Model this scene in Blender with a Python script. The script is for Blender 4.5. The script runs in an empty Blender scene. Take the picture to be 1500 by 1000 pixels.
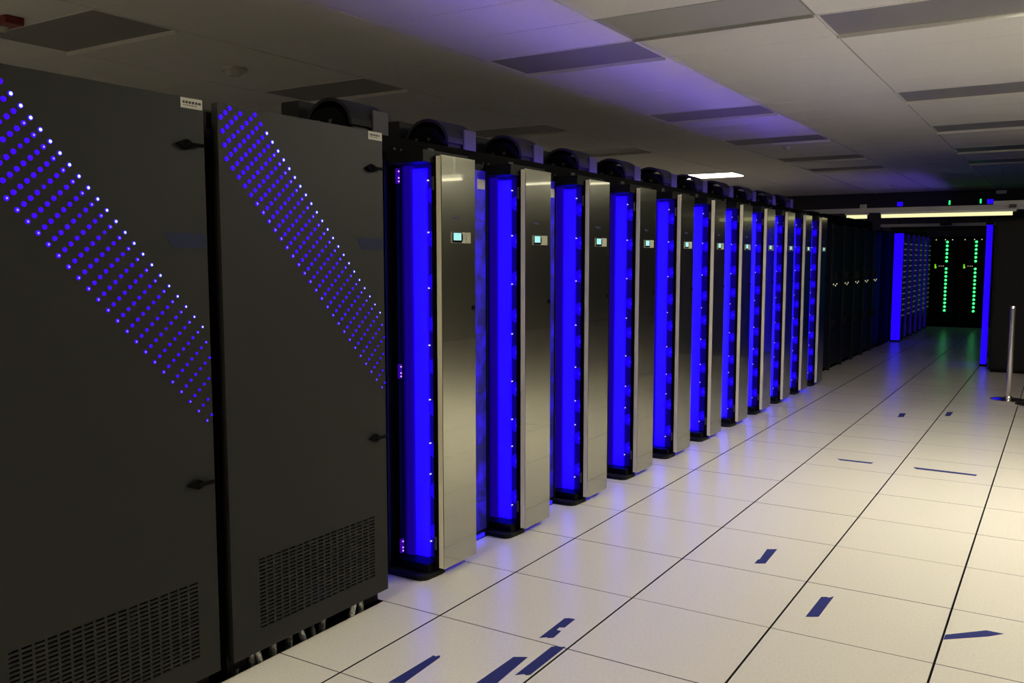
import bpy, bmesh, math, random
from mathutils import Vector, Matrix
random.seed(7)
S = bpy.context.scene
COL = S.collection

# ------------------------------------------------------------------ camera
cam_d = bpy.data.cameras.new('camera')
cam_d.sensor_width = 36.0
cam_d.lens = 31.275
cam_d.clip_end = 200
cam = bpy.data.objects.new('camera', cam_d)
COL.objects.link(cam)
_R = Vector((0.8499, 0.5270, 0.0)); _F = Vector((-0.5246, 0.8462, -0.0939)).normalized()
_R = (_R - _F * _R.dot(_F)).normalized(); _U = _R.cross(_F)
M3 = Matrix((_R, _U, -_F)).transposed()
cam.matrix_world = Matrix.Translation((2.171, -2.924, 1.503)) @ M3.to_4x4()
S.camera = cam

# ------------------------------------------------------------------ world, exposure
W = bpy.data.worlds.new('world'); S.world = W
W.use_nodes = True
W.node_tree.nodes['Background'].inputs[0].default_value = (0.01, 0.01, 0.012, 1)
W.node_tree.nodes['Background'].inputs[1].default_value = 1.0
S.view_settings.view_transform = 'Standard'
S.view_settings.look = 'None'
S.view_settings.exposure = 0.0
S.view_settings.gamma = 1.0
S.view_settings.use_curve_mapping = False

LAMP = 62.0         # lens strength of the lit warm ceiling panels
LAMP_COL = (1.0, 0.945, 0.735)
BAR = 3.5           # blue light bars
STRIP_FILL = 120.0        # added blue strip in the overhead tray

# ------------------------------------------------------------------ materials
MATS = {}
def new_mat(name):
    m = bpy.data.materials.new(name); m.use_nodes = True
    nt = m.node_tree
    b = nt.nodes['Principled BSDF']
    MATS[name] = m
    return m, nt, b
def inp(b, key, v):
    if key in b.inputs: b.inputs[key].default_value = v
def pbr(name, col, rough=0.5, metal=0.0, spec=0.5, noise=0.0, nscale=200.0, bump=0.0):
    m, nt, b = new_mat(name)
    inp(b, 'Base Color', (*col, 1)); inp(b, 'Roughness', rough); inp(b, 'Metallic', metal)
    inp(b, 'Specular IOR Level', spec)
    if noise > 0 or bump > 0:
        tc = nt.nodes.new('ShaderNodeTexCoord')
        n = nt.nodes.new('ShaderNodeTexNoise'); n.inputs['Scale'].default_value = nscale
        n.inputs['Detail'].default_value = 3
        nt.links.new(tc.outputs['Object'], n.inputs['Vector'])
        if noise > 0:
            r = nt.nodes.new('ShaderNodeValToRGB')
            r.color_ramp.elements[0].position = 0.3; r.color_ramp.elements[1].position = 0.7
            r.color_ramp.elements[0].color = (*[max(0, c * (1 - noise)) for c in col], 1)
            r.color_ramp.elements[1].color = (*[min(1, c * (1 + noise)) for c in col], 1)
            nt.links.new(n.outputs['Fac'], r.inputs['Fac']); nt.links.new(r.outputs['Color'], b.inputs['Base Color'])
        if bump > 0:
            bp = nt.nodes.new('ShaderNodeBump'); bp.inputs['Strength'].default_value = bump
            bp.inputs['Distance'].default_value = 0.002
            nt.links.new(n.outputs['Fac'], bp.inputs['Height']); nt.links.new(bp.outputs['Normal'], b.inputs['Normal'])
    return m
def emit(name, col, strength, base=(0.02, 0.02, 0.03), sample=True):
    m, nt, b = new_mat(name)
    inp(b, 'Base Color', (*base, 1)); inp(b, 'Roughness', 0.5); inp(b, 'Specular IOR Level', 0.06)
    inp(b, 'Emission Color', (*col, 1)); inp(b, 'Emission Strength', strength)
    if not sample:
        try: m.cycles.emission_sampling = 'NONE'
        except Exception: pass
    return m

pbr('floor_laminate', (0.70, 0.665, 0.60), 0.27, 0, 0.26, 0.05, 90)
pbr('tile_edging', (0.010, 0.010, 0.010), 0.7, 0, 0.2)
pbr('subfloor', (0.008, 0.008, 0.008), 0.9, 0, 0.1)
pbr('ceiling_board', (0.80, 0.78, 0.75), 0.9, 0, 0.1, 0.05, 120, 0.25)
pbr('grid_metal', (0.40, 0.385, 0.36), 0.6)
pbr('rim_white', (0.86, 0.84, 0.80), 0.45)
pbr('lens_grey', (0.27, 0.26, 0.26), 0.45, 0, 0.3)
pbr('lens_pale', (0.44, 0.44, 0.41), 0.6, 0, 0.3)
pbr('wall_dark', (0.05, 0.048, 0.05), 0.7)
pbr('wall_grey', (0.22, 0.215, 0.19), 0.8)
pbr('wall_paint', (0.50, 0.48, 0.43), 0.8)
pbr('door_black', (0.0125, 0.0122, 0.0108), 0.5, 0, 0.3, 0.06, 400, 0.15)
pbr('black_paint', (0.006, 0.006, 0.0064), 0.5, 0, 0.14)
pbr('cabinet_side', (0.012, 0.0105, 0.012), 0.6, 0, 0.2)
pbr('black_matte', (0.004, 0.004, 0.0045), 0.8, 0, 0.05)
pbr('rubber', (0.010, 0.010, 0.010), 0.6, 0, 0.2)
pbr('dark_plastic', (0.014, 0.014, 0.014), 0.4, 0, 0.35)
pbr('duct_grey', (0.016, 0.0155, 0.016), 0.6, 0, 0.15)
pbr('plate_grey', (0.050, 0.049, 0.050), 0.5, 0, 0.2)
pbr('perforated_steel', (0.05, 0.05, 0.065), 0.4, 0.2, 0.5, 0.5, 60)
pbr('inner_steel', (0.35, 0.35, 0.40), 0.35, 0.2, 0.5, 0.2, 30)
pbr('lit_steel_edge', (0.90, 0.82, 0.60), 0.4, 0.0)
pbr('sticker_white', (0.55, 0.53, 0.48), 0.6)
pbr('ink', (0.06, 0.05, 0.05), 0.7)
pbr('ink_blue', (0.03, 0.04, 0.12), 0.5)
pbr('tape_blue', (0.028, 0.035, 0.17), 0.8, 0, 0.12, 0.1, 300)
pbr('tape_navy', (0.022, 0.028, 0.065), 0.7, 0, 0.15)
pbr('chrome', (0.75, 0.72, 0.66), 0.16, 1.0)
pbr('braid', (0.62, 0.59, 0.50), 0.25, 0.6, 0.5, 0.85, 150, 1.0)
pbr('beam_white', (0.42, 0.41, 0.43), 0.5)
pbr('fixture_white', (0.7, 0.7, 0.66), 0.5)
pbr('alarm_red', (0.22, 0.012, 0.012), 0.4)
pbr('detector', (0.62, 0.60, 0.55), 0.5)
pbr('keypad', (0.42, 0.41, 0.33), 0.4)

# brushed stainless
m, nt, b = new_mat('stainless')
inp(b, 'Metallic', 1.0); inp(b, 'Roughness', 0.2)
tc = nt.nodes.new('ShaderNodeTexCoord'); mp = nt.nodes.new('ShaderNodeMapping')
mp.inputs['Scale'].default_value = (1, 1, 60)
n = nt.nodes.new('ShaderNodeTexNoise'); n.inputs['Scale'].default_value = 3.0; n.inputs['Detail'].default_value = 4
nt.links.new(tc.outputs['Object'], mp.inputs['Vector']); nt.links.new(mp.outputs['Vector'], n.inputs['Vector'])
rr = nt.nodes.new('ShaderNodeMapRange'); rr.inputs['To Min'].default_value = 0.19; rr.inputs['To Max'].default_value = 0.22
nt.links.new(n.outputs['Fac'], rr.inputs['Value']); nt.links.new(rr.outputs['Result'], b.inputs['Roughness'])
n2 = nt.nodes.new('ShaderNodeTexNoise'); n2.inputs['Scale'].default_value = 5.0; n2.inputs['Detail'].default_value = 5
nt.links.new(tc.outputs['Object'], n2.inputs['Vector'])
cr = nt.nodes.new('ShaderNodeValToRGB')
cr.color_ramp.elements[0].color = (0.47, 0.465, 0.385, 1); cr.color_ramp.elements[1].color = (0.56, 0.55, 0.46, 1)
nt.links.new(n2.outputs['Fac'], cr.inputs['Fac']); nt.links.new(cr.outputs['Color'], b.inputs['Base Color'])

gl = nt.nodes.new('ShaderNodeBsdfGlossy'); gl.inputs['Roughness'].default_value = 0.03
nt.links.new(cr.outputs['Color'], gl.inputs['Color'])
mx = nt.nodes.new('ShaderNodeMixShader'); mx.inputs[0].default_value = 0.22
out = nt.nodes['Material Output']
nt.links.new(b.outputs[0], mx.inputs[1]); nt.links.new(gl.outputs[0], mx.inputs[2]); nt.links.new(mx.outputs[0], out.inputs['Surface'])

# mesh door of the compute racks: blue bar light painted in as uneven glow
m, nt, b = new_mat('mesh_glow')
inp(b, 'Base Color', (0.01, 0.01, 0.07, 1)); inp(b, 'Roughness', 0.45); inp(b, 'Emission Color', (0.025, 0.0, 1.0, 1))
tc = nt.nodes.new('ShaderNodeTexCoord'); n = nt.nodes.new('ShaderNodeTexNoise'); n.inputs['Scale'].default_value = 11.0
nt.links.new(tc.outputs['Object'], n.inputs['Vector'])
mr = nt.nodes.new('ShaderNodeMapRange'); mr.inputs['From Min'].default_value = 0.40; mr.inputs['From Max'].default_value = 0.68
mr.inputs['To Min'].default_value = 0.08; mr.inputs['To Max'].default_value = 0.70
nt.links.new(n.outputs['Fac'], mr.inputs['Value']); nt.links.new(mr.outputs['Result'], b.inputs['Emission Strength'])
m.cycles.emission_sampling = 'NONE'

BLUE = (0.0040, 0.0, 1.0)
emit('blue_bar', BLUE, BAR, (0.05, 0.05, 0.2))
emit('side_spill', (0.03, 0.0, 1.0), 0.22, (0.01, 0.01, 0.1), False)  # glow in the material stands for bar light on the side panel
emit('wall_glow', (0.03, 0.0, 1.0), 0.10, (0.01, 0.01, 0.10), False)  # fan wall: blue spill of the bar put in as faint emission
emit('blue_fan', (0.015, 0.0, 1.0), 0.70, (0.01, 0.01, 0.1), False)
emit('blue_fill', (0.16, 0.07, 1.0), STRIP_FILL)
emit('blue_far', (0.012, 0.0, 1.0), 1.4)
emit('blue_fill_far', (0.16, 0.07, 1.0), STRIP_FILL*0.16)
emit('rail_glow', (0.05, 0.01, 1.0), 0.10, sample=False)
emit('led_blue', (0.042, 0.0, 1.0), 1.25, (0.004, 0.004, 0.03), False)
emit('led_mid', (0.42, 0.36, 1.0), 1.0, (0.1, 0.1, 0.2), False)
emit('led_hot', (0.75, 0.98, 1.0), 1.1, (0.1, 0.1, 0.2), False)
emit('led_white', (0.75, 0.7, 1.0), 1.2, sample=False)
emit('hinge_glint', (0.75, 0.35, 1.0), 1.3, sample=False)
emit('led_amber', (0.9, 0.85, 0.5), 0.8, sample=False)
emit('led_dimdot', (0.5, 0.5, 0.62), 0.13, sample=False)
emit('led_green', (0.015, 1.0, 0.16), 2.2)
emit('led_green_core', (0.65, 1.0, 0.8), 1.0, sample=False)
emit('led_lime', (0.3, 1.0, 0.02), 0.7, sample=False)
emit('purple_chip', (0.10, 0.0, 1.0), 0.30, sample=False)
emit('screen', (0.42, 0.95, 0.90), 0.95, sample=False)
emit('lamp_main', LAMP_COL, LAMP)
emit('lamp_side', LAMP_COL, LAMP*0.25)
emit('lamp_rear', LAMP_COL, LAMP*0.72)
emit('lamp_left_fill', LAMP_COL, LAMP*0.08)  # added dim fill that warms the left ceiling
emit('lamp_low', LAMP_COL, 6.5)
emit('lamp_troffer', (1.0, 0.93, 0.74), 16.0)
emit('lamp_tube', (1.0, 0.96, 0.50), 1.0)

# ------------------------------------------------------------------ mesh helpers
def box(bm, x0, x1, y0, y1, z0, z1, bev=0.0):
    if x0 > x1: x0, x1 = x1, x0
    if y0 > y1: y0, y1 = y1, y0
    if z0 > z1: z0, z1 = z1, z0
    mat = Matrix.Translation(((x0+x1)/2, (y0+y1)/2, (z0+z1)/2)) @ Matrix.Diagonal((x1-x0, y1-y0, z1-z0, 1))
    r = bmesh.ops.create_cube(bm, size=1.0, matrix=mat)
    if bev > 0:
        es = list({e for v in r['verts'] for e in v.link_edges})
        bmesh.ops.bevel(bm, geom=es, offset=bev, segments=2, affect='EDGES', profile=0.7)
def cyl(bm, c, axis, r, h, seg=16, r2=None):
    """cylinder centred on c along axis 'X','Y','Z'"""
    rot = {'Z': Matrix.Identity(4), 'X': Matrix.Rotation(math.pi/2, 4, 'Y'), 'Y': Matrix.Rotation(-math.pi/2, 4, 'X')}[axis]
    bmesh.ops.create_cone(bm, cap_ends=True, cap_tris=False, segments=seg, radius1=r, radius2=r if r2 is None else r2, depth=h,
                          matrix=Matrix.Translation(c) @ rot)
def prism(bm, pts, axis, a, bb):
    """extrude a polygon: pts are 2D in the two other axes (XY for Z, YZ for X, XZ for Y) between a and bb"""
    def P(p, t):
        return {'Z': (p[0], p[1], t), 'X': (t, p[0], p[1]), 'Y': (p[0], t, p[1])}[axis]
    lo = [bm.verts.new(P(p, a)) for p in pts]; hi = [bm.verts.new(P(p, bb)) for p in pts]
    n = len(pts)
    bm.faces.new(lo[::-1]); bm.faces.new(hi)
    for i in range(n):
        bm.faces.new((lo[i], lo[(i+1) % n], hi[(i+1) % n], hi[i]))
def tube(bm, pts, r, seg=8):
    rings = []
    for i, p in enumerate(pts):
        p = Vector(p)
        d = (Vector(pts[min(i+1, len(pts)-1)]) - Vector(pts[max(i-1, 0)])).normalized()
        a = d.cross(Vector((0, 0, 1))) if abs(d.z) < 0.95 else d.cross(Vector((1, 0, 0)))
        a.normalize(); c = d.cross(a)
        rings.append([bm.verts.new(p + r*(math.cos(t)*a + math.sin(t)*c)) for t in [2*math.pi*k/seg for k in range(seg)]])
    for i in range(len(rings)-1):
        for k in range(seg):
            bm.faces.new((rings[i][k], rings[i][(k+1) % seg], rings[i+1][(k+1) % seg], rings[i+1][k]))
    bm.faces.new(rings[0][::-1]); bm.faces.new(rings[-1])
def mesh_of(bm, name, mats, smooth=False):
    bmesh.ops.recalc_face_normals(bm, faces=bm.faces)
    me = bpy.data.meshes.new(name); bm.to_mesh(me); bm.free()
    for mt in (mats if isinstance(mats, (list, tuple)) else [mats]): me.materials.append(MATS[mt])
    if smooth:
        for p in me.polygons: p.use_smooth = True
    return me
def obj(name, bm, mat, parent=None, loc=None, smooth=False, label=None):
    me = bm if isinstance(bm, bpy.types.Mesh) else mesh_of(bm, name, mat, smooth)
    o = bpy.data.objects.new(name, me); COL.objects.link(o)
    if parent is not None: o.parent = parent
    if loc: o.location = loc
    if label: o['label'] = label
    return o
def B(*boxes, bev=0.0):
    bm = bmesh.new()
    for q in boxes: box(bm, *q, bev=bev)
    return bm
def tag(o, label, cat, group=None):
    o['label'] = label; o['category'] = cat
    if group: o['group'] = group
    return o
def thing(name, label, cat, loc=(0, 0, 0), group=None):
    o = bpy.data.objects.new(name, None); COL.objects.link(o); o.location = loc
    o.empty_display_size = 0.1
    return tag(o, label, cat, group)
def struct(o): o['kind'] = 'structure'; return o
def dup(root, loc, label, group=None):
    r = root.copy(); COL.objects.link(r); r.location = loc; r['label'] = label
    if group: r['group'] = group
    for ch in list(root.children):
        c = ch.copy(); COL.objects.link(c); c.parent = r
        for g in list(ch.children):
            d = g.copy(); COL.objects.link(d); d.parent = c
    return r
ORD = ['first', 'second', 'third', 'fourth', 'fifth', 'sixth', 'seventh', 'eighth', 'ninth', 'tenth', 'eleventh', 'twelfth']

# ------------------------------------------------------------------ room shell
T = 0.6096
XW0, XW1, YW0, YW1, H = -5.6, 7.2, -6.0, 19.4, 3.0
floor = struct(obj('floor', B((XW0, XW1, YW0, YW1, -0.30, -0.045)), 'subfloor'))
tile_full = {}
def tile_mesh(w, d, th=0.045):
    key = (round(w, 4), round(d, 4))
    if key not in tile_full:
        bm = bmesh.new(); box(bm, 0, w, 0, d, -th, 0)
        es = [e for e in bm.edges if all(v.co.z > -1e-5 for v in e.verts)]
        bmesh.ops.bevel(bm, geom=es, offset=0.0016, segments=1, affect='EDGES')
        for f in bm.faces:
            f.normal_update(); f.material_index = 0 if f.normal.z > 0.95 else 1
        tile_full[key] = mesh_of(bm, 'floor_tile', ['floor_laminate', 'tile_edging'])
    return tile_full[key]
GX, GY = 0.0055, 0.0016
for i in range(-1, 6):
    for j in range(-7, 31):
        x0, x1 = i*T, (i+1)*T; y0 = j*T
        if i == -1 and j < 0: x0 = -0.31           # tiles cut back along the dark cabinets
        if i >= 4 and j > 16: continue
        o = obj('floor_tile', tile_mesh(x1-x0-GX, T-GY), None, floor, (x0+GX/2, y0+GY/2, random.uniform(-0.0006, 0.0)))
# plain field beyond the picked-apart tiles
bm = bmesh.new()
for i in list(range(6, 11)):
    for j in range(-9, 31):
        box(bm, i*T+GX/2, (i+1)*T-GX/2, j*T+GY/2, (j+1)*T-GY/2, -0.045, 0)
for i in (4, 5):
    for j in range(17, 31): box(bm, i*T+GX/2, (i+1)*T-GX/2, j*T+GY/2, (j+1)*T-GY/2, -0.045, 0)
for i in range(-9, -3):
    for j in range(-9, 0): box(bm, i*T+GX/2, (i+1)*T-GX/2, j*T+GY/2, (j+1)*T-GY/2, -0.045, 0)
for i in range(-3, -1):
    for j in range(-9, -4): box(bm, i*T+GX/2, (i+1)*T-GX/2, j*T+GY/2, (j+1)*T-GY/2, -0.045, 0)
for i in range(-9, -1):
    for j in range(0, 31): box(bm, i*T+GX/2, (i+1)*T-GX/2, j*T+GY/2, (j+1)*T-GY/2, -0.045, 0)
o = obj('distant_floor_tiles', bm, 'floor_laminate', floor); o['kind'] = 'stuff'

# ceiling: grid plane + boards, fixtures sit in their own cells
CW = 2*T; CX0 = -0.44; CY0 = 2.87
ceiling = struct(obj('ceiling', B((XW0, XW1, YW0, YW1, H, H+0.2)), 'grid_metal'))
fix = {(-3, -4): 'off', (-3, 0): 'off', (-3, 5): 'off', (-3, 9): 'off', (-3, 16): 'on',
       (-1, 0): 'off', (-1, 5): 'off', (-1, 9): 'off', (-1, 13): 'off', (-1, 16): 'off',
       (1, 0): 'off', (1, 5): 'off', (1, 9): 'off', (1, 13): 'off', (1, 16): 'off', (0, -1): 'pale',
       (2, 0): 'main', (3, -3): 'side', (0, -11): 'rear', (-3, -9): 'left'}
bm = bmesh.new(); box(bm, 0, CW-0.012, 0, T-0.007, -0.006, 0.0)
es = [e for e in bm.edges if all(v.co.z < -0.005 for v in e.verts)]
bmesh.ops.bevel(bm, geom=es, offset=0.002, segments=1, affect='EDGES')
board = mesh_of(bm, 'ceiling_tile', 'ceiling_board')
rest = bmesh.new()
for i in range(-4, 6):
    for j in range(-14, 27):
        if (i, j) in fix: continue
        x, y = CX0+i*CW+0.006, CY0+j*T+0.0035
        if x < XW0 or x+CW > XW1 or y < YW0 or y+T > YW1: continue
        if i <= 1 and j >= -5 and (i, j) not in fix:
            obj('ceiling_tile', board, None, ceiling, (x, y, H))
        else:
            box(rest, x, x+CW-0.012, y, y+T-0.007, H-0.006, H)
o = obj('distant_ceiling_tiles', rest, 'ceiling_board', ceiling); o['kind'] = 'stuff'

for x in (CX0, CX0-CW, CX0+CW):
    obj('ceiling_runner', B((x-0.012, x+0.012, 11.2, YW1-0.02, H-0.014, H)), 'rim_white', ceiling)
struct(obj('wall_left', B((XW0-0.15, XW0, YW0, YW1, -0.3, H+0.2)), 'wall_paint'))
struct(obj('wall_right', B((XW1, XW1+0.15, YW0, YW1, -0.3, H+0.2)), 'wall_grey'))
struct(obj('wall_back', B((XW0, XW1, YW0-0.15, YW0, -0.3, H+0.2)), 'wall_paint'))
struct(obj('wall_far', B((XW0, XW1, YW1, YW1+0.15, -0.3, H+0.2)), 'wall_dark'))

# ------------------------------------------------------------------ the two dark cabinets with blue LED bands
def led_mesh(r, hot):
    """flat lens: ring of blue, and for hot ones a pale core"""
    bm = bmesh.new(); seg = 10
    def ring(rad, x): return [bm.verts.new((x, rad*math.cos(2*math.pi*k/seg), rad*math.sin(2*math.pi*k/seg))) for k in range(seg)]
    a = ring(r, 0.0); b_ = ring(r*0.92, 0.0025); c = ring(r*(0.66 if hot == 2 else 0.40), 0.0032)
    for k in range(seg):
        q = (k+1) % seg
        bm.faces.new((a[k], a[q], b_[q], b_[k])); bm.faces.new((b_[k], b_[q], c[q], c[k]))
    f = bm.faces.new(c)
    f.material_index = 1 if hot else 0
    me = mesh_of(bm, 'led', ['led_blue', {0: 'led_blue', 1: 'led_mid', 2: 'led_hot'}[hot]])
    return me
led_cache = {}
def led_get(r, hot):
    key = (round(r*4000), hot)
    if key not in led_cache: led_cache[key] = led_mesh(key[0]/4000.0, hot)
    return led_cache[key]

DX = -0.29   # front plane of the dark doors
DW = 0.856
def led_cabinet(y_right, label, seed):
    """local origin: floor, at the right-hand edge of the door"""
    rnd = random.Random(seed)
    t = thing('server_cabinet', label, 'cabinet', (0, y_right, 0), 'dark cabinets with blue light bands')
    # body: frame posts, back, top
    obj('body', B((-1.45, -0.36, -DW+0.01, -0.012, 1.94, 2.0), (-1.45, -1.42, -DW+0.01, -0.012, 0.0, 1.94),
                  (-1.42, -0.34, -DW+0.01, -DW+0.04, 0.0, 1.94), (-1.42, -0.34, -0.045, -0.012, 0.0, 1.94),
                  (-0.40, -0.34, -DW+0.04, -DW+0.10, 0.0, 1.94), (-0.40, -0.34, -0.105, -0.045, 0.0, 1.94)), 'black_paint', t)
    obj('shelf', B((-1.42, -0.42, -DW+0.04, -0.045, 0.62, 0.64)), 'black_paint', t)
    obj('shelf', B((-1.42, -0.45, -DW+0.04, -0.045, 1.2, 1.22)), 'black_paint', t)
    # door: solid sheet with an opening for the grille
    gy0, gy1, gz0, gz1 = -DW+0.125, -0.085, 0.135, 0.405
    bm = B((DX-0.03, DX, -DW, 0, gz1, 2.023), (DX-0.03, DX, -DW, 0, 0.055, gz0),
           (DX-0.03, DX, -DW, gy0, gz0, gz1), (DX-0.03, DX, gy1, 0, gz0, gz1))
    bmesh.ops.remove_doubles(bm, verts=bm.verts, dist=1e-5)
    door = obj('door_panel', bm, 'door_black', t)
    # slotted grille
    bm = bmesh.new(); nr, nc = 19, 17
    ph = (gz1-gz0)/nr; pw = (gy1-gy0)/nc
    for r in range(nr+1):
        z = gz0 + r*ph; box(bm, DX-0.012, DX-0.001, gy0, gy1, z-ph*0.27, z+ph*0.27)
    for r in range(nr):
        off = 0.0
        for c in range(nc+1):
            y = gy0 + c*pw + off
            if y > gy1: continue
            box(bm, DX-0.012, DX-0.001, y-pw*0.11, y+pw*0.11, gz0+r*ph+ph*0.27, gz0+(r+1)*ph-ph*0.27)
    obj('slotted_grille', bm, 'door_black', door)
    # quarter-turn latches
    for z in (1.87, 0.74):
        bm = bmesh.new()
        cyl(bm, (DX+0.006, -0.075, z), 'X', 0.017, 0.012, 14)
        box(bm, DX+0.012, DX+0.022, -0.082, -0.015, z-0.006, z+0.006, 0.002)
        prism(bm, [(-0.115, z), (-0.085, z+0.014), (-0.06, z+0.01), (-0.06, z-0.010), (-0.085, z-0.014)], 'X', DX, DX+0.015)
        obj('latch', bm, 'black_matte', t)
    # paper sticker with print
    st = obj('name_sticker', B((DX, DX+0.002, -0.088, -0.004, 1.988, 2.021)), 'sticker_white', t, label='small pale paper sticker')
    rs = []
    y = -0.082
    while y < -0.016:
        w = rnd.uniform(0.004, 0.011); rs.append((DX+0.002, DX+0.0024, y, y+w, 2.003, 2.011)); y += w+0.003
    y = -0.08
    while y < -0.03:
        w = rnd.uniform(0.003, 0.007); rs.append((DX+0.002, DX+0.0024, y, y+w, 1.996, 1.999)); y += w+0.003
    obj('print', B(*rs), 'ink', st)
    # strip of faded blue tape
    bm = bmesh.new()
    prism(bm, [(-0.165, 1.584), (-0.165, 1.575), (-0.14, 1.535), (-0.002, 1.535), (-0.002, 1.565), (-0.012, 1.583)], 'X', DX, DX+0.001)
    obj('tape_strip', bm, 'tape_navy', t, label='strip of faded blue tape')
    # LED band : nine lamps per slanting row
    n = 0
    for i in range(-5, 34):
        ye = -0.640 + 0.0257*i + 0.000155*i*i        # leading lamp of the row, relative to right edge
        ze = 1.9465 - 0.0284*i - 0.00018*i*i
        if i < 0: ye = -0.640 + 0.0262*i; ze = 1.9465 - 0.0290*i
        for k in range(9):
            y = ye - 0.0197*k; z = ze - 0.0170*k
            if z > 2.012 or y < -DW+0.012 or y > -0.004: continue
            f = max(0.0, min(1.0, (y+DW)/DW))
            r = 0.0090 - 0.0042*f
            hot = 2 if (k == 0 and i >= 0) else (1 if (k == 1 and i > 1) or (k == 8 and i > 3) else 0)
            if hot == 0 and rnd.random() < 0.05: r *= 0.8
            obj('led', led_get(r, hot), None, t, (DX+0.0002, y, z)); n += 1
    # braided hoses rising from the floor opening behind the grille
    for k, yy in enumerate([-0.80, -0.745, -0.69, -0.60, -0.54, -0.40, -0.33, -0.205, -0.15, -0.47]):
        bm = bmesh.new(); pts = []
        ztop = rnd.uniform(0.25, 0.6); xx = rnd.uniform(-0.375, -0.335)
        for q in range(9):
            f = q/8
            pts.append((xx + 0.025*math.sin(3*f+k), yy + 0.025*math.sin(4*f+1.7*k), -0.045 + f*(ztop+0.045)))
        tube(bm, pts, rnd.uniform(0.011, 0.017), 10)
        obj('braided_hose', bm, 'braid', t, smooth=True)
    return t
c2 = led_cabinet(0.012, 'dark cabinet door with blue LED band, the one beside the first stainless panel', 3)
c1 = led_cabinet(-0.903, 'dark cabinet door with blue LED band, cut by the left edge of the picture', 5)
bm = B((-0.39, -0.36, -0.375, -0.335, 0.115, 0.155), bev=0.003)
obj('indicator', bm, 'purple_chip', c2, label='small blue glowing indicator behind the grille')

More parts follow.
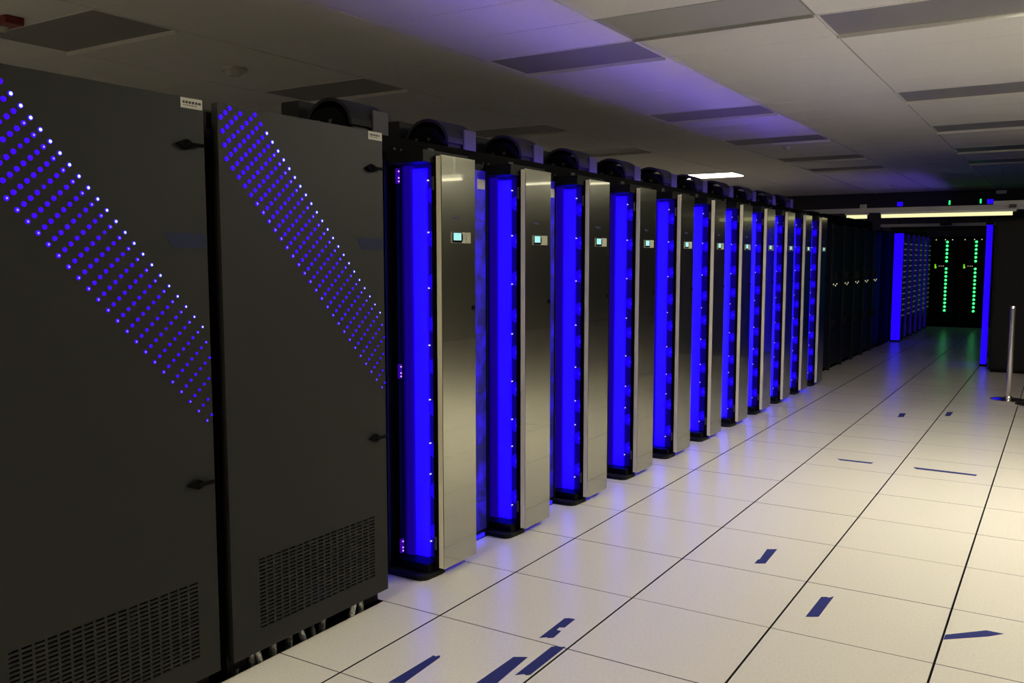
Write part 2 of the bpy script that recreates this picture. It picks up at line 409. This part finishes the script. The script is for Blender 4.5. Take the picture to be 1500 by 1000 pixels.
# ------------------------------------------------------------------ stainless cooling cabinets
P = 0.742
SX = -0.25
def cooling_cabinet(loc, label, group):
    t = thing('cooling_cabinet', label, 'cabinet', loc, group)
    # base plate with rounded front corners
    pts = [(-1.30, 0.27), (-1.30, 0.47)]
    for a in range(0, 91, 18): pts.append((-0.285-0.06+0.06*math.sin(math.radians(a)), 0.47-0.06+0.06*math.cos(math.radians(a))))
    for a in range(90, 181, 18): pts.append((-0.29-0.045+0.045*math.sin(math.radians(a)), 0.27+0.045+0.045*math.cos(math.radians(a))))
    bm = bmesh.new(); prism(bm, pts, 'Z', 0.0, 0.024); obj('base', bm, 'rubber', t)
    obj('body', B((-1.30, -0.53, 0.285, 0.645, 0.024, 1.985)), 'black_paint', t)
    obj('toe_fill', B((-0.42, -0.35, 0.50, 0.63, 0.003, 0.022), bev=0.002), 'blue_bar', t, label='added blue light under the door')  # added light for the blue leak below the door
    obj('fan_wall', B((-0.53, -0.302, 0.435, 0.635, 0.024, 1.93)), 'wall_glow', t)
    obj('top_cap', B((-0.53, -0.285, 0.285, 0.640, 1.93, 1.985), bev=0.004), 'black_paint', t)
    obj('plinth', B((-0.50, -0.31, 0.33, 0.635, 0.024, 0.062), bev=0.004), 'black_paint', t)
    obj('light_bar', B((-0.450, -0.373, 0.418, 0.435, 0.062, 1.915), bev=0.004), 'blue_bar', t, label='bright blue vertical light bar')
    obj('side_glow', B((-0.492, -0.452, 0.405, 0.435, 0.062, 1.93)), 'side_spill', t)
    # post with three clusters of pink dots painting blue glints on the hinges
    po = obj('post', B((-0.525, -0.493, 0.352, 0.392, 0.024, 1.93), bev=0.003), 'black_paint', t)
    for z in (1.88, 0.965, 0.115):
        obj('hinge_block', B((-0.5, -0.488, 0.352, 0.372, z-0.034, z+0.034)), 'purple_chip', po)
        for dz in (-0.024, -0.008, 0.022):
            bm = bmesh.new(); cyl(bm, (-0.487, 0.362, z+dz), 'X', 0.0036, 0.006, 8)
            obj('light_dot', bm, 'hinge_glint', po)
    # fans recessed behind the door edge
    for k in range(9):
        z = 0.19 + 0.2*k
        fr = bmesh.new()
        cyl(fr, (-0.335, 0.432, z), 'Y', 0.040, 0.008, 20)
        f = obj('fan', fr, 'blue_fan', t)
        hb = bmesh.new(); cyl(hb, (-0.335, 0.427, z), 'Y', 0.011, 0.004, 12)
        obj('fan_hub', hb, 'blue_bar', f)
    # pinpoint lamps along the bar
    for z in (1.86, 1.62, 1.36, 1.09, 0.83, 0.62, 0.47, 0.14):
        bm = bmesh.new(); cyl(bm, (-0.368, 0.432, z), 'Y', 0.0030, 0.012, 8)
        obj('pin_light', bm, 'led_white', t)
    # gasket and stainless door
    obj('gasket', B((-0.302, -0.281, 0.368, 0.64, 0.036, 1.955)), 'black_matte', t)
    for z in (1.84, 0.16):
        bm = bmesh.new(); cyl(bm, (-0.292, 0.366, z), 'Z', 0.006, 0.06, 10); obj('hinge', bm, 'plate_grey', t)
    d = obj('door_panel', B((-0.281, SX, 0.375, 0.645, 0.036, 1.966), bev=0.0025), 'stainless', t, label='brushed stainless steel door')
    obj('lit_edge', B((-0.279, -0.254, 0.3738, 0.3752, 0.04, 1.962)), 'lit_steel_edge', d)  # paler than the door: lamp light on the edge put into the colour
    bm = B((SX-0.001, SX+0.004, 0.447, 0.602, 1.570, 1.621), bev=0.0015); lc = obj('control_plate', bm, 'keypad', d)
    bm = bmesh.new()
    prism(bm, [(0.452, 1.572), (0.524, 1.572), (0.531, 1.583), (0.533, 1.596), (0.531, 1.609), (0.524, 1.620), (0.452, 1.620)], 'X', SX+0.003, SX+0.007)
    obj('bezel', bm, 'black_matte', d)
    obj('screen', B((SX+0.0065, SX+0.0078, 0.457, 0.518, 1.583, 1.617)), 'screen', d, label='small glowing pale cyan screen')
    bm = bmesh.new(); cyl(bm, (SX+0.005, 0.568, 1.588), 'X', 0.005, 0.004, 10); cyl(bm, (SX+0.005, 0.585, 1.588), 'X', 0.003, 0.003, 10)
    obj('button', bm, 'sticker_white', d)
    bm = bmesh.new(); cyl(bm, (SX+0.001, 0.628, 1.263), 'X', 0.012, 0.006, 16); obj('lock', bm, 'black_matte', d)
    bm = bmesh.new(); y = 0.457
    for w, h in ((0.008, 0.014), (0.006, 0.010), (0.005, 0.010), (0.004, 0.014), (0.006, 0.010), (0.005, 0.010), (0.006, 0.008), (0.004, 0.010)):
        box(bm, SX, SX+0.0008, y, y+w, 1.680, 1.680+h); y += w+0.0022
    obj('logo_print', bm, 'ink_blue', d)
    return t
GRP = 'stainless cooling cabinets in a row'
def clabel(k):
    if k == 0: return 'stainless steel cooling cabinet with blue light bar, nearest, next to the dark LED doors'
    if k == 10: return 'farthest and smallest stainless cooling cabinet of the row, beside the black racks'
    return '%s stainless steel cooling cabinet with blue light bar, counted from the dark LED doors' % ORD[k]
cc0 = cooling_cabinet((0, 0, 0), clabel(0), GRP)
for k in range(1, 11): dup(cc0, (0, P*k, 0), clabel(k), GRP)

# dark compute racks recessed between them
def compute_rack(loc, label, group):
    t = thing('compute_rack', label, 'rack', loc, group)
    obj('body', B((-1.30, -0.44, 0.655, 1.006, 0.03, 1.985)), 'black_paint', t)
    d = obj('mesh_door', B((-0.44, -0.42, 0.66, 1.004, 0.05, 1.95), bev=0.003), 'mesh_glow', t)
    for y in (0.66, 0.993):
        obj('door_rail', B((-0.42, -0.414, y, y+0.011, 0.05, 1.95)), 'black_paint', d)
    for k in range(6):
        z = 0.21 + k*0.296
        obj('shelf_edge', B((-0.42, -0.415, 0.69, 0.985, z, z+0.004)), 'perforated_steel', d)
    obj('door_handle', B((-0.42, -0.395, 0.70, 0.715, 0.9, 1.1), bev=0.003), 'dark_plastic', d)
    obj('name_sticker', B((-0.42, -0.4185, 0.915, 0.985, 1.855, 1.905)), 'sticker_white', d)
    obj('toe_fill', B((-0.424, -0.416, 0.70, 0.97, 0.012, 0.030)), 'blue_bar', t, label='added blue light strip at the foot')  # added light for the blue floor glow in the niche
    obj('kick_plate', B((-0.44, -0.425, 0.66, 1.004, 0.0, 0.048)), 'black_paint', t)
    return t
GRP2 = 'recessed compute racks between the stainless cabinets'
cr0 = compute_rack((0, 0, 0), 'blue-lit compute rack recessed between the first and second stainless cabinets', GRP2)
for k in range(1, 10):
    dup(cr0, (0, P*k, 0), 'blue-lit compute rack recessed between the %s and %s stainless cabinets' % (ORD[k], ORD[k+1]), GRP2)
t = thing('filler_cabinet', 'narrow black filler cabinet between the dark LED door and the first stainless panel', 'cabinet')
obj('body', B((-1.30, -0.50, 0.03, 0.262, 0.0, 1.985)), 'black_paint', t)
obj('front_panel', B((-0.50, -0.485, 0.035, 0.26, 0.03, 1.95), bev=0.003), 'black_matte', t)
obj('toe_fill', B((-0.500, -0.492, 0.06, 0.24, 0.006, 0.026)), 'blue_bar', t)  # added light, blue floor glow beside the first base
obj('edge_trim', B((-0.485, -0.478, 0.246, 0.26, 0.03, 1.95)), 'black_paint', t)

# overhead cable tray with an added blue strip that tints the ceiling
t = thing('cable_tray', 'long black cable tray running over the stainless row', 'cable tray', (0, 0.05, 1.985))
obj('side_rail', B((-0.528, -0.505, 0, 8.05, 0.0, 0.075)), 'black_matte', t)
obj('baffle_rail', B((-0.592, -0.580, 0, 8.05, 0.0, 0.065)), 'black_matte', t)  # added rail, limits how far the strip tints the ceiling
obj('tray_bed', B((-0.59, -0.528, 0, 8.05, 0.0, 0.02)), 'black_paint', t)
obj('fill_strip', B((-0.536, -0.530, 0.6, 8.0, 0.02, 0.026)), 'blue_fill', t, label='thin added blue light strip inside the tray')
for k in range(11):
    y = 0.28 + P*k
    for dy in (0.02, 0.07):
        bm = bmesh.new(); cyl(bm, (-0.503, y+dy, 0.02), 'X', 0.006, 0.006, 10)
        obj('bolt', bm, 'plate_grey', t)
    bm = B((-0.505, -0.495, y+0.27, y+0.32, 0.02, 0.05), bev=0.002); obj('clip', bm, 'plate_grey', t)

# arched cable hoods on top of the cabinets
def hood(loc, label, group):
    t = thing('cable_hood', label, 'cable hood', loc, group)
    obj('pedestal', B((-0.13, 0.13, -0.10, 0.12, 0.0, 0.12), bev=0.006), 'black_paint', t)
    bm = bmesh.new(); ro, ri = 0.145, 0.128; n = 14
    pts = [(ro*math.cos(math.pi*k/n), 0.12+0.9*ro*math.sin(math.pi*k/n)) for k in range(n+1)]
    pts += [(ri*math.cos(math.pi*k/n), 0.12+0.9*ri*math.sin(math.pi*k/n)) for k in range(n, -1, -1)]
    prism(bm, pts, 'Y', -0.12, 0.13)
    obj('arch', bm, 'duct_grey', t)
    bm = bmesh.new()
    pts = [(0.12*math.cos(math.pi*k/n), 0.11+0.12*math.sin(math.pi*k/n)*0.8) for k in range(n+1)]
    prism(bm, pts, 'Y', -0.13, 0.10); obj('hose_core', bm, 'black_matte', t)
    obj('side_plate', B((0.138, 0.150, 0.02, 0.13, 0.0, 0.20), bev=0.002), 'plate_grey', t)
    obj('terminal_box', B((-0.28, -0.165, -0.14, 0.05, 0.0, 0.25), bev=0.004), 'duct_grey', t)
    for q in (-0.05, 0.03):
        bm = bmesh.new(); cyl(bm, (q, -0.135, 0.14), 'Y', 0.010, 0.012, 12); obj('fitting', bm, 'plate_grey', t)
    return t
GRP3 = 'arched black cable hoods on top of the row'
h0 = hood((-0.75, 0.30, 1.985), 'arched black cable hood rising behind the right-hand LED door', GRP3)
for k in range(1, 11):
    dup(h0, (-0.75, 0.30+P*k, 1.985), 'arched black cable hood on top of the row, %s from the dark LED doors' % ORD[k], GRP3)

# ------------------------------------------------------------------ black racks further along the row
def black_rack(loc, label, group):
    t = thing('black_rack', label, 'rack', loc, group)
    obj('body', B((-1.4, -0.50, 0.004, 0.741, 0.0, 1.95)), 'black_matte', t)
    d = obj('door', B((-0.50, -0.465, 0.03, 0.715, 0.06, 1.93), bev=0.003), 'black_paint', t)
    obj('frame_rail', B((-0.50, -0.45, 0.004, 0.028, 0.0, 1.95)), 'dark_plastic', t)
    for dy, dz in ((0.10, 0.01), (0.22, -0.01), (0.30, 0.012)):
        bm = bmesh.new(); cyl(bm, (-0.463, dy+0.06, 1.135+dz), 'X', 0.008, 0.008, 8); cyl(bm, (-0.462, dy+0.0538, 1.135+dz), 'Y', 0.008, 0.004, 8)
        obj('light_dot', bm, 'led_amber', d)
    for zz in (1.25, 0.62):
        for yy in (0.12, 0.26):
            obj('handle', B((-0.466, -0.445, yy, yy+0.015, zz-0.05, zz+0.05)), 'dark_plastic', d)
    obj('badge', B((-0.466, -0.462, 0.2, 0.29, 0.44, 0.47)), 'dark_plastic', d)
    obj('cable_box', B((-0.85, -0.58, 0.1, 0.5, 1.95, 2.089), bev=0.01), 'black_matte', t)
    return t
GRP4 = 'black racks beyond the stainless row'
br = black_rack((0, 8.61, 0), 'black rack directly behind the farthest stainless cabinet', GRP4)
for k in range(1, 6):
    dup(br, (0, 8.61+0.745*k, 0), '%s black rack beyond the stainless row, with small amber lights' % ORD[k], GRP4)
obj('filler', B((-1.4, -0.47, 13.085, 14.08, 0.0, 1.96)), 'black_matte')
fl = bpy.data.objects['filler']; fl.name = 'end_cabinet'; tag(fl, 'plain black cabinet between the black racks and the blue-lit doorway', 'cabinet')

# ------------------------------------------------------------------ far aisle with blue and green lights
def column(name, x0, x1, y0, y1, z1, label):
    t = thing(name, label, 'light column', ((x0+x1)/2, (y0+y1)/2, 0))
    hx, hy = (x1-x0)/2, (y1-y0)/2
    obj('base', B((-hx-0.01, hx+0.01, -hy-0.01, hy+0.01, 0, 0.03)), 'black_paint', t)
    obj('diffuser', B((-hx, hx, -hy, hy, 0.03, z1), bev=0.008), 'blue_far', t)
    obj('cap', B((-hx-0.01, hx+0.01, -hy-0.01, hy+0.01, z1, z1+0.03)), 'black_paint', t)
    return t
column('light_column', -0.44, -0.30, 14.2, 14.3, 1.93, 'tall glowing blue column at the left of the far doorway')
column('light_column', 1.228, 1.295, 10.95, 11.1, 1.95, 'tall glowing blue column at the right, against the black cabinet block')
t = thing('doorway_header', 'grey header frame above the far blue-lit aisle', 'frame', (0, 14.1, 1.99))
obj('upper_bar', B((-0.66, 1.25, 0, 0.06, 0.05, 0.10)), 'beam_white', t)
obj('lower_bar', B((-0.50, 1.25, 0.02, 0.05, -0.03, 0.0)), 'duct_grey', t)
obj('panel', B((-0.50, 1.25, 0.03, 0.04, 0.0, 0.05)), 'black_paint', t)
obj('jamb', B((-0.66, -0.62, 0, 0.06, -1.99, 0.05)), 'duct_grey', t)
obj('closer', B((0.30, 0.48, -0.03, 0.0, 0.06, 0.10), bev=0.005), 'duct_grey', t)

def aisle_rack(loc, label, group):
    t = thing('aisle_rack', label, 'rack', loc, group)
    obj('body', B((-1.2, -0.36, 0.005, 0.675, 0.0, 1.95)), 'black_matte', t)
    d = obj('mesh_door', B((-0.36, -0.335, 0.04, 0.64, 0.05, 1.92)), 'perforated_steel', t)
    obj('frame_rail', B((-0.36, -0.30, 0.005, 0.035, 0.0, 1.95)), 'duct_grey', t)
    obj('edge_glow', B((-0.35, -0.305, -0.002, 0.005, 0.03, 1.93)), 'rail_glow', t)  # dim glow stands for blue light falling on the frame rail
    for r in range(14):
        z = 0.45 + 0.1*r
        bm = bmesh.new()
        cyl(bm, (-0.325, 0.2, z), 'X', 0.010, 0.03, 8)
        obj('drive_light', bm, 'led_dimdot', d)
        bm = bmesh.new(); cyl(bm, (-0.325, 0.42, z), 'X', 0.009, 0.03, 8); obj('drive_light', bm, 'led_dimdot', d)
    return t
GRP5 = 'racks along the left of the far blue-lit aisle'
ar = aisle_rack((0, 14.36, 0), 'nearest dotted rack along the left of the far blue-lit aisle', GRP5)
for k in range(1, 6):
    dup(ar, (0, 14.36+0.68*k, 0), '%s dotted rack along the left of the far blue-lit aisle' % ORD[k], GRP5)
def green_rack(loc, label, group):
    t = thing('green_rack', label, 'rack', loc, group)
    obj('body', B((0.0, 0.545, 0.03, 0.5, 0.0, 1.95)), 'black_matte', t)
    obj('door', B((0.015, 0.53, 0.0, 0.03, 0.05, 1.92), bev=0.004), 'black_paint', t)
    for r in range(19):
        z = 0.36 + r*0.082
        if r == 12: continue
        bm = bmesh.new(); cyl(bm, (0.34, -0.008, z), 'Y', 0.026, 0.016, 10)
        o = obj('green_light', bm, 'led_green', t)
        bm = bmesh.new(); cyl(bm, (0.345, -0.018, z+0.006), 'Y', 0.011, 0.006, 8); obj('lens_core', bm, 'led_green_core', o)
    bm = B((0.11, 0.135, -0.006, 0.0, 1.27, 1.36), (0.135, 0.15, -0.006, 0.0, 1.28, 1.31))
    obj('side_light', bm, 'led_lime', t)
    for x in (0.20, 0.24, 0.28):
        bm = bmesh.new(); cyl(bm, (x, -0.003, 1.32), 'Y', 0.008, 0.008, 8); obj('light_dot', bm, 'led_amber', t)
    for x in (0.12, 0.3, 0.44):
        bm = bmesh.new(); cyl(bm, (x, -0.003, 1.885), 'Y', 0.011, 0.008, 8); obj('top_light', bm, 'led_amber', t)
    return t
GRP6 = 'racks with a column of green lights at the end of the aisle'
g0 = green_rack((-0.36, 18.45, 0), 'left of the two far racks with a column of green lights', GRP6)
dup(g0, (0.20, 18.45, 0), 'right of the two far racks with a column of green lights', GRP6)
# black cabinets on the right
for k in range(5):
    t = thing('black_cabinet', ['plain black cabinet end wall to the right of the far aisle', 'black cabinet just behind the right blue column',
              'third black cabinet along the right of the far aisle', 'fourth black cabinet along the right of the far aisle',
              'last black cabinet along the right of the far aisle'][k], 'cabinet', (1.37, 10.3+k*1.31, 0), 'black cabinets right of the far aisle')
    obj('body', B((0.0, 1.3, 0.0, 1.29, 0.03, 2.0)), 'black_paint', t)
    obj('plinth', B((0.02, 1.28, 0.02, 1.27, 0.0, 0.03)), 'black_matte', t)
    obj('side_panel', B((0.03, 1.27, -0.012, 0.0, 0.06, 1.97), bev=0.003), 'cabinet_side', t)
# added blue uplight tray, tints the far ceiling
t = thing('fill_trough', 'added black trough with a blue uplight strip above the far left racks', 'cable tray', (0, 14.4, 1.95))
obj('trough', B((-0.60, -0.40, 0, 3.9, 0.0, 0.03), (-0.42, -0.40, 0, 3.9, 0.03, 0.10)), 'black_paint', t)
obj('fill_strip', B((-0.46, -0.44, 0.05, 3.85, 0.03, 0.036)), 'blue_fill_far', t)
# reflections of the aisle lights, put in as small glowing dots
for i, (x, z, mt, lab) in enumerate([(0.429, 2.44, 'led_green', 'small green reflection dot above the header, left one'), (0.903, 2.45, 'led_green', 'small green reflection dot above the header, right one'),
                          (-0.358, 2.44, 'blue_far', 'small blue reflection dot above the header, near its left end'), (1.045, 2.44, 'blue_far', 'small blue reflection dot above the header, near its right end')]):
    t = thing('reflection_dot', lab, 'reflection', (x, 14.12, 2.09), 'small painted reflections above the header')
    w = 0.012 if i < 2 else 0.045
    obj('stem', B((-0.008, 0.008, -0.008, 0.008, 0.0, z-2.09-0.03)), 'black_paint', t)
    bm = bmesh.new(); cyl(bm, (0, 0, z-2.09), 'Z', w, 0.07, 12); obj('lens', bm, mt, t)

# ------------------------------------------------------------------ overhead beam with a tube light
t = thing('support_beam', 'pale horizontal beam spanning the aisle under the far ceiling', 'beam', (0, 9.6, 2.09))
obj('beam', B((-1.35, 2.6, 0, 0.05, 0.0, 0.055), (-1.35, 2.6, -0.005, 0.055, 0.05, 0.06)), 'beam_white', t)
obj('bracket', B((-0.18, -0.10, 0.0, 0.05, 0.06, 0.11), bev=0.004), 'beam_white', t)
obj('coupling', B((1.38, 1.75, -0.02, 0.06, 0.045, 0.105), bev=0.006), 'beam_white', t)
obj('clamp', B((1.55, 1.63, -0.03, 0.0, 0.02, 0.06), bev=0.004), 'dark_plastic', t)
obj('support_arm', B((1.56, 1.62, 0.05, 0.95, 0.0, 0.05)), 'black_paint', t)
obj('support_foot', B((1.55, 1.63, 0.78, 0.92, -0.089, 0.0)), 'black_paint', t)
t = thing('tube_light', 'long lit tube light under the pale beam', 'light', (0.08, 9.62, 2.02), 'tube lights')
obj('housing', B((0.0, 1.55, -0.03, 0.03, 0.045, 0.07)), 'fixture_white', t)
bm = bmesh.new(); cyl(bm, (0.76, 0, 0.025), 'X', 0.026, 1.5, 16); obj('tube', bm, 'lamp_tube', t, smooth=False)
t = thing('tube_light', 'short lit tube light glimpsed over the black racks', 'light', (-1.25, 14.0, 2.21), 'tube lights')
obj('housing', B((0.0, 0.40, -0.03, 0.03, 0.05, 0.08)), 'fixture_white', t)
bm = bmesh.new(); cyl(bm, (0.2, 0, 0.02), 'X', 0.035, 0.34, 16); obj('tube', bm, 'lamp_tube', t)
for x in (0.05, 0.35): obj('support_post', B((x-0.008, x+0.008, 0.01, 0.026, -0.25, 0.05)), 'black_paint', t)
t = thing('wall_sign', 'small pale sign hanging right of the far doorway', 'sign', (1.14, 13.9, 2.55))
obj('plate', B((0, 0.15, 0, 0.01, 0, 0.055), bev=0.002), 'fixture_white', t)
obj('hanger_rod', B((0.073, 0.077, 0.003, 0.007, 0.055, 0.45)), 'black_paint', t)

# ------------------------------------------------------------------ ceiling fixtures
def cell(i, j): return CX0+i*CW, CY0+j*T
names = {(-3, -4): 'dark unlit recessed ceiling panel at the upper left corner, beside the red alarm', (-3, 0): 'dark unlit recessed ceiling panel above the right-hand LED cabinet door',
         (-3, 5): 'faint dark ceiling panel above the second stainless cabinet', (-3, 9): 'faint dark ceiling panel above the middle of the row', (-3, 16): 'lit white ceiling light panel above the far end of the stainless row',
         (-1, 0): 'nearest blue-tinted recessed ceiling panel over the stainless row', (-1, 5): 'second blue-tinted recessed ceiling panel over the stainless row',
         (-1, 9): 'third recessed ceiling panel over the row, by the small detector', (-1, 13): 'fourth recessed ceiling panel over the row, in the dark', (-1, 16): 'farthest recessed ceiling panel over the row',
         (1, 0): 'grey recessed ceiling panel at the upper right corner', (1, 5): 'second recessed ceiling panel along the right edge', (1, 9): 'third recessed ceiling panel along the right edge',
         (1, 13): 'fourth recessed ceiling panel along the right edge', (1, 16): 'farthest recessed ceiling panel on the right', (0, -1): 'pale greenish flush ceiling panel at the top edge',
         (2, 0): 'lit ceiling light panel right of the aisle, over the brightest floor', (3, -3): 'lit ceiling light panel farther right of the camera', (0, -11): 'lit ceiling light panel behind the camera', (-3, -9): 'dim added fill light panel in the ceiling left of the LED cabinets'}
for (i, j), kind in fix.items():
    x, y = cell(i, j)
    t = thing('ceiling_light', names[(i, j)], 'ceiling panel', (x, y, H), 'recessed ceiling light panels')
    w, d, e = CW, T, 0.014
    drop = 0.009 if kind != 'pale' else 0.007
    obj('frame', B((0.004, w-0.004, 0.004, 0.004+e, -drop, 0), (0.004, w-0.004, d-0.004-e, d-0.004, -drop*3.5, 0),
                   (0.004, 0.004+e, 0.004+e, d-0.004-e, -drop, 0), (w-0.004-e, w-0.004, 0.004+e, d-0.004-e, -drop, 0)),
        'rim_white' if kind != 'pale' else 'lens_pale', t)
    obj('lens', B((0.004+e, w-0.004-e, 0.004+e, d-0.004-e, -0.004, 0)), {'off': 'lens_grey', 'pale': 'lens_pale', 'on': 'lamp_troffer', 'main': 'lamp_main', 'side': 'lamp_side', 'rear': 'lamp_rear', 'left': 'lamp_left_fill'}[kind], t)

# lit warm lamps to the right of the aisle (beyond the picture's right edge)
def batten(x, y, z, w, label, mat='lamp_warm'):
    t = thing('hanging_light', label, 'light', (x, y, z), 'lit hanging lights on the right')
    if True:
        obj('housing', B((-w/2, w/2, -0.03, 0.03, 0.0, 0.03), bev=0.004), 'fixture_white', t)
        obj('diffuser', B((-w/2+0.02, w/2-0.02, -0.02, 0.02, -0.025, 0.0), bev=0.006), mat, t)
    for q in (-w/2+0.1, w/2-0.1): obj('hanger_rod', B((q-0.005, q+0.005, -0.005, 0.005, 0.03, H-0.006-z)), 'fixture_white', t)
    return t
batten(2.95, 4.2, 2.27, 1.3, 'slim hanging light on the right, nearest of three', mat='lamp_low')
batten(2.95, 6.67, 2.42, 1.3, 'slim hanging light on the right, middle of three', mat='lamp_low')
batten(2.95, 8.35, 2.54, 1.3, 'slim hanging light on the right, farthest of three', mat='lamp_low')

# detectors and alarm on the ceiling
def detector(x, y, label, r=0.07):
    t = thing('smoke_detector', label, 'detector', (x, y, H-0.006), 'ceiling detectors')
    bm = bmesh.new(); cyl(bm, (0, 0, -0.012), 'Z', r, 0.024, 20); obj('base', bm, 'detector', t)
    bm = bmesh.new(); cyl(bm, (0, 0, -0.042), 'Z', r*0.45, 0.036, 16, r*0.75); obj('sensor', bm, 'detector', t)
    return t
detector(-3.50, 2.05, 'small pale smoke detector above the two LED cabinet doors', 0.1)
detector(-1.07, 9.27, 'small detector on the dark ceiling over the stainless row')
detector(-0.95, 17.2, 'tiny detector on the ceiling above the far aisle')
t = thing('fire_alarm', 'dark red fire alarm on the ceiling at the upper left corner', 'alarm', (-3.56, 0.28, H-0.006))
obj('housing', B((-0.12, 0.12, -0.06, 0.06, -0.05, 0), bev=0.012), 'alarm_red', t)
bm = bmesh.new(); cyl(bm, (-0.02, 0, -0.065), 'Z', 0.02, 0.03, 14, 0.03); obj('strobe', bm, 'sticker_white', t)

# ------------------------------------------------------------------ crowd stanchions
def stanchion(x, y, label):
    t = thing('stanchion', label, 'stanchion', (x, y, 0), 'steel stanchions')
    bm = bmesh.new(); cyl(bm, (0, 0, 0.006), 'Z', 0.17, 0.012, 32); cyl(bm, (0, 0, 0.020), 'Z', 0.16, 0.016, 32, 0.05); obj('base', bm, 'chrome', t)
    bm = bmesh.new(); cyl(bm, (0, 0, 0.50), 'Z', 0.029, 0.95, 20); obj('post', bm, 'chrome', t, smooth=False)
    bm = bmesh.new(); cyl(bm, (0, 0, 0.985), 'Z', 0.031, 0.025, 20, 0.026); obj('cap', bm, 'chrome', t)
    bm = bmesh.new(); cyl(bm, (0, 0, 0.035), 'Z', 0.04, 0.025, 20, 0.032); obj('collar', bm, 'chrome', t)
stanchion(1.726, 7.76, 'slim steel stanchion post standing on a round base, fully in view')
stanchion(1.965, 7.50, 'second stanchion at the right edge, only its round base in view')

# ------------------------------------------------------------------ blue tape on the floor
TAPES = [
 ([(0.249, -0.551), (0.236, -0.318), (0.226, -0.306), (0.216, -0.322), (0.205, -0.318), (0.199, -0.579)], 'blue floor tape in front of the LED cabinets, leftmost of the front three'),
 ([(0.533, -0.43), (0.517, -0.143), (0.503, -0.150), (0.489, -0.158), (0.470, -0.170), (0.466, -0.45)], 'blue floor tape cut by the lower edge, middle of the front three'),
 ([(0.598, -0.26), (0.588, -0.272), (0.575, -0.268), (0.552, -0.292), (0.549, -0.02), (0.560, -0.004), (0.572, -0.006), (0.596, 0.012)], 'strip of blue floor tape hugging a dark tile seam, right of the front three'),
 ([(0.516, 0.060), (0.500, 0.046), (0.490, 0.048), (0.468, 0.028), (0.462, 0.250), (0.478, 0.262), (0.504, 0.266), (0.507, 0.170), (0.488, 0.158), (0.490, 0.130), (0.511, 0.132)], 'torn strip of blue floor tape with a bite out of it, near the cabinets'),
 ([(0.985, 1.365), (0.962, 1.348), (0.938, 1.337), (0.936, 1.40), (0.943, 1.41), (0.930, 1.585), (0.953, 1.597), (0.975, 1.612)], 'short blue floor tape in the middle of the aisle, farther of the near pair'),
 ([(1.362, 0.829), (1.338, 0.812), (1.315, 0.800), (1.320, 1.060), (1.340, 1.072), (1.352, 1.070), (1.367, 1.096)], 'short blue floor tape in the middle of the aisle, nearer of the near pair'),
 ([(1.834, 0.856), (1.835, 0.910), (1.972, 1.045), (2.034, 1.044), (1.985, 0.985)], 'pointed slanting blue floor tape at the right edge'),
 ([(1.309, 3.955), (1.722, 3.943), (1.716, 3.895), (1.335, 3.900)], 'long thin blue floor tape lying across the aisle, right of the pair'),
 ([(0.783, 3.946), (1.043, 3.948), (1.032, 3.902), (0.815, 3.902)], 'thin blue floor tape lying across the aisle, left of the pair'),
 ([(0.876, 6.30), (0.928, 6.335), (0.938, 6.105), (0.892, 6.065)], 'small far square of blue floor tape, left one'),
 ([(1.258, 6.62), (1.309, 6.655), (1.307, 6.397), (1.265, 6.360)], 'small far square of blue floor tape, right one'),
]
for pts, lab in TAPES:
    cx = sum(p[0] for p in pts)/len(pts); cy = sum(p[1] for p in pts)/len(pts)
    bm = bmesh.new(); prism(bm, [(p[0]-cx, p[1]-cy) for p in pts], 'Z', 0.0, 0.0007)
    tag(obj('floor_tape', bm, 'tape_blue', None, (cx, cy, 0.0001)), lab, 'tape', 'strips of blue tape on the floor')
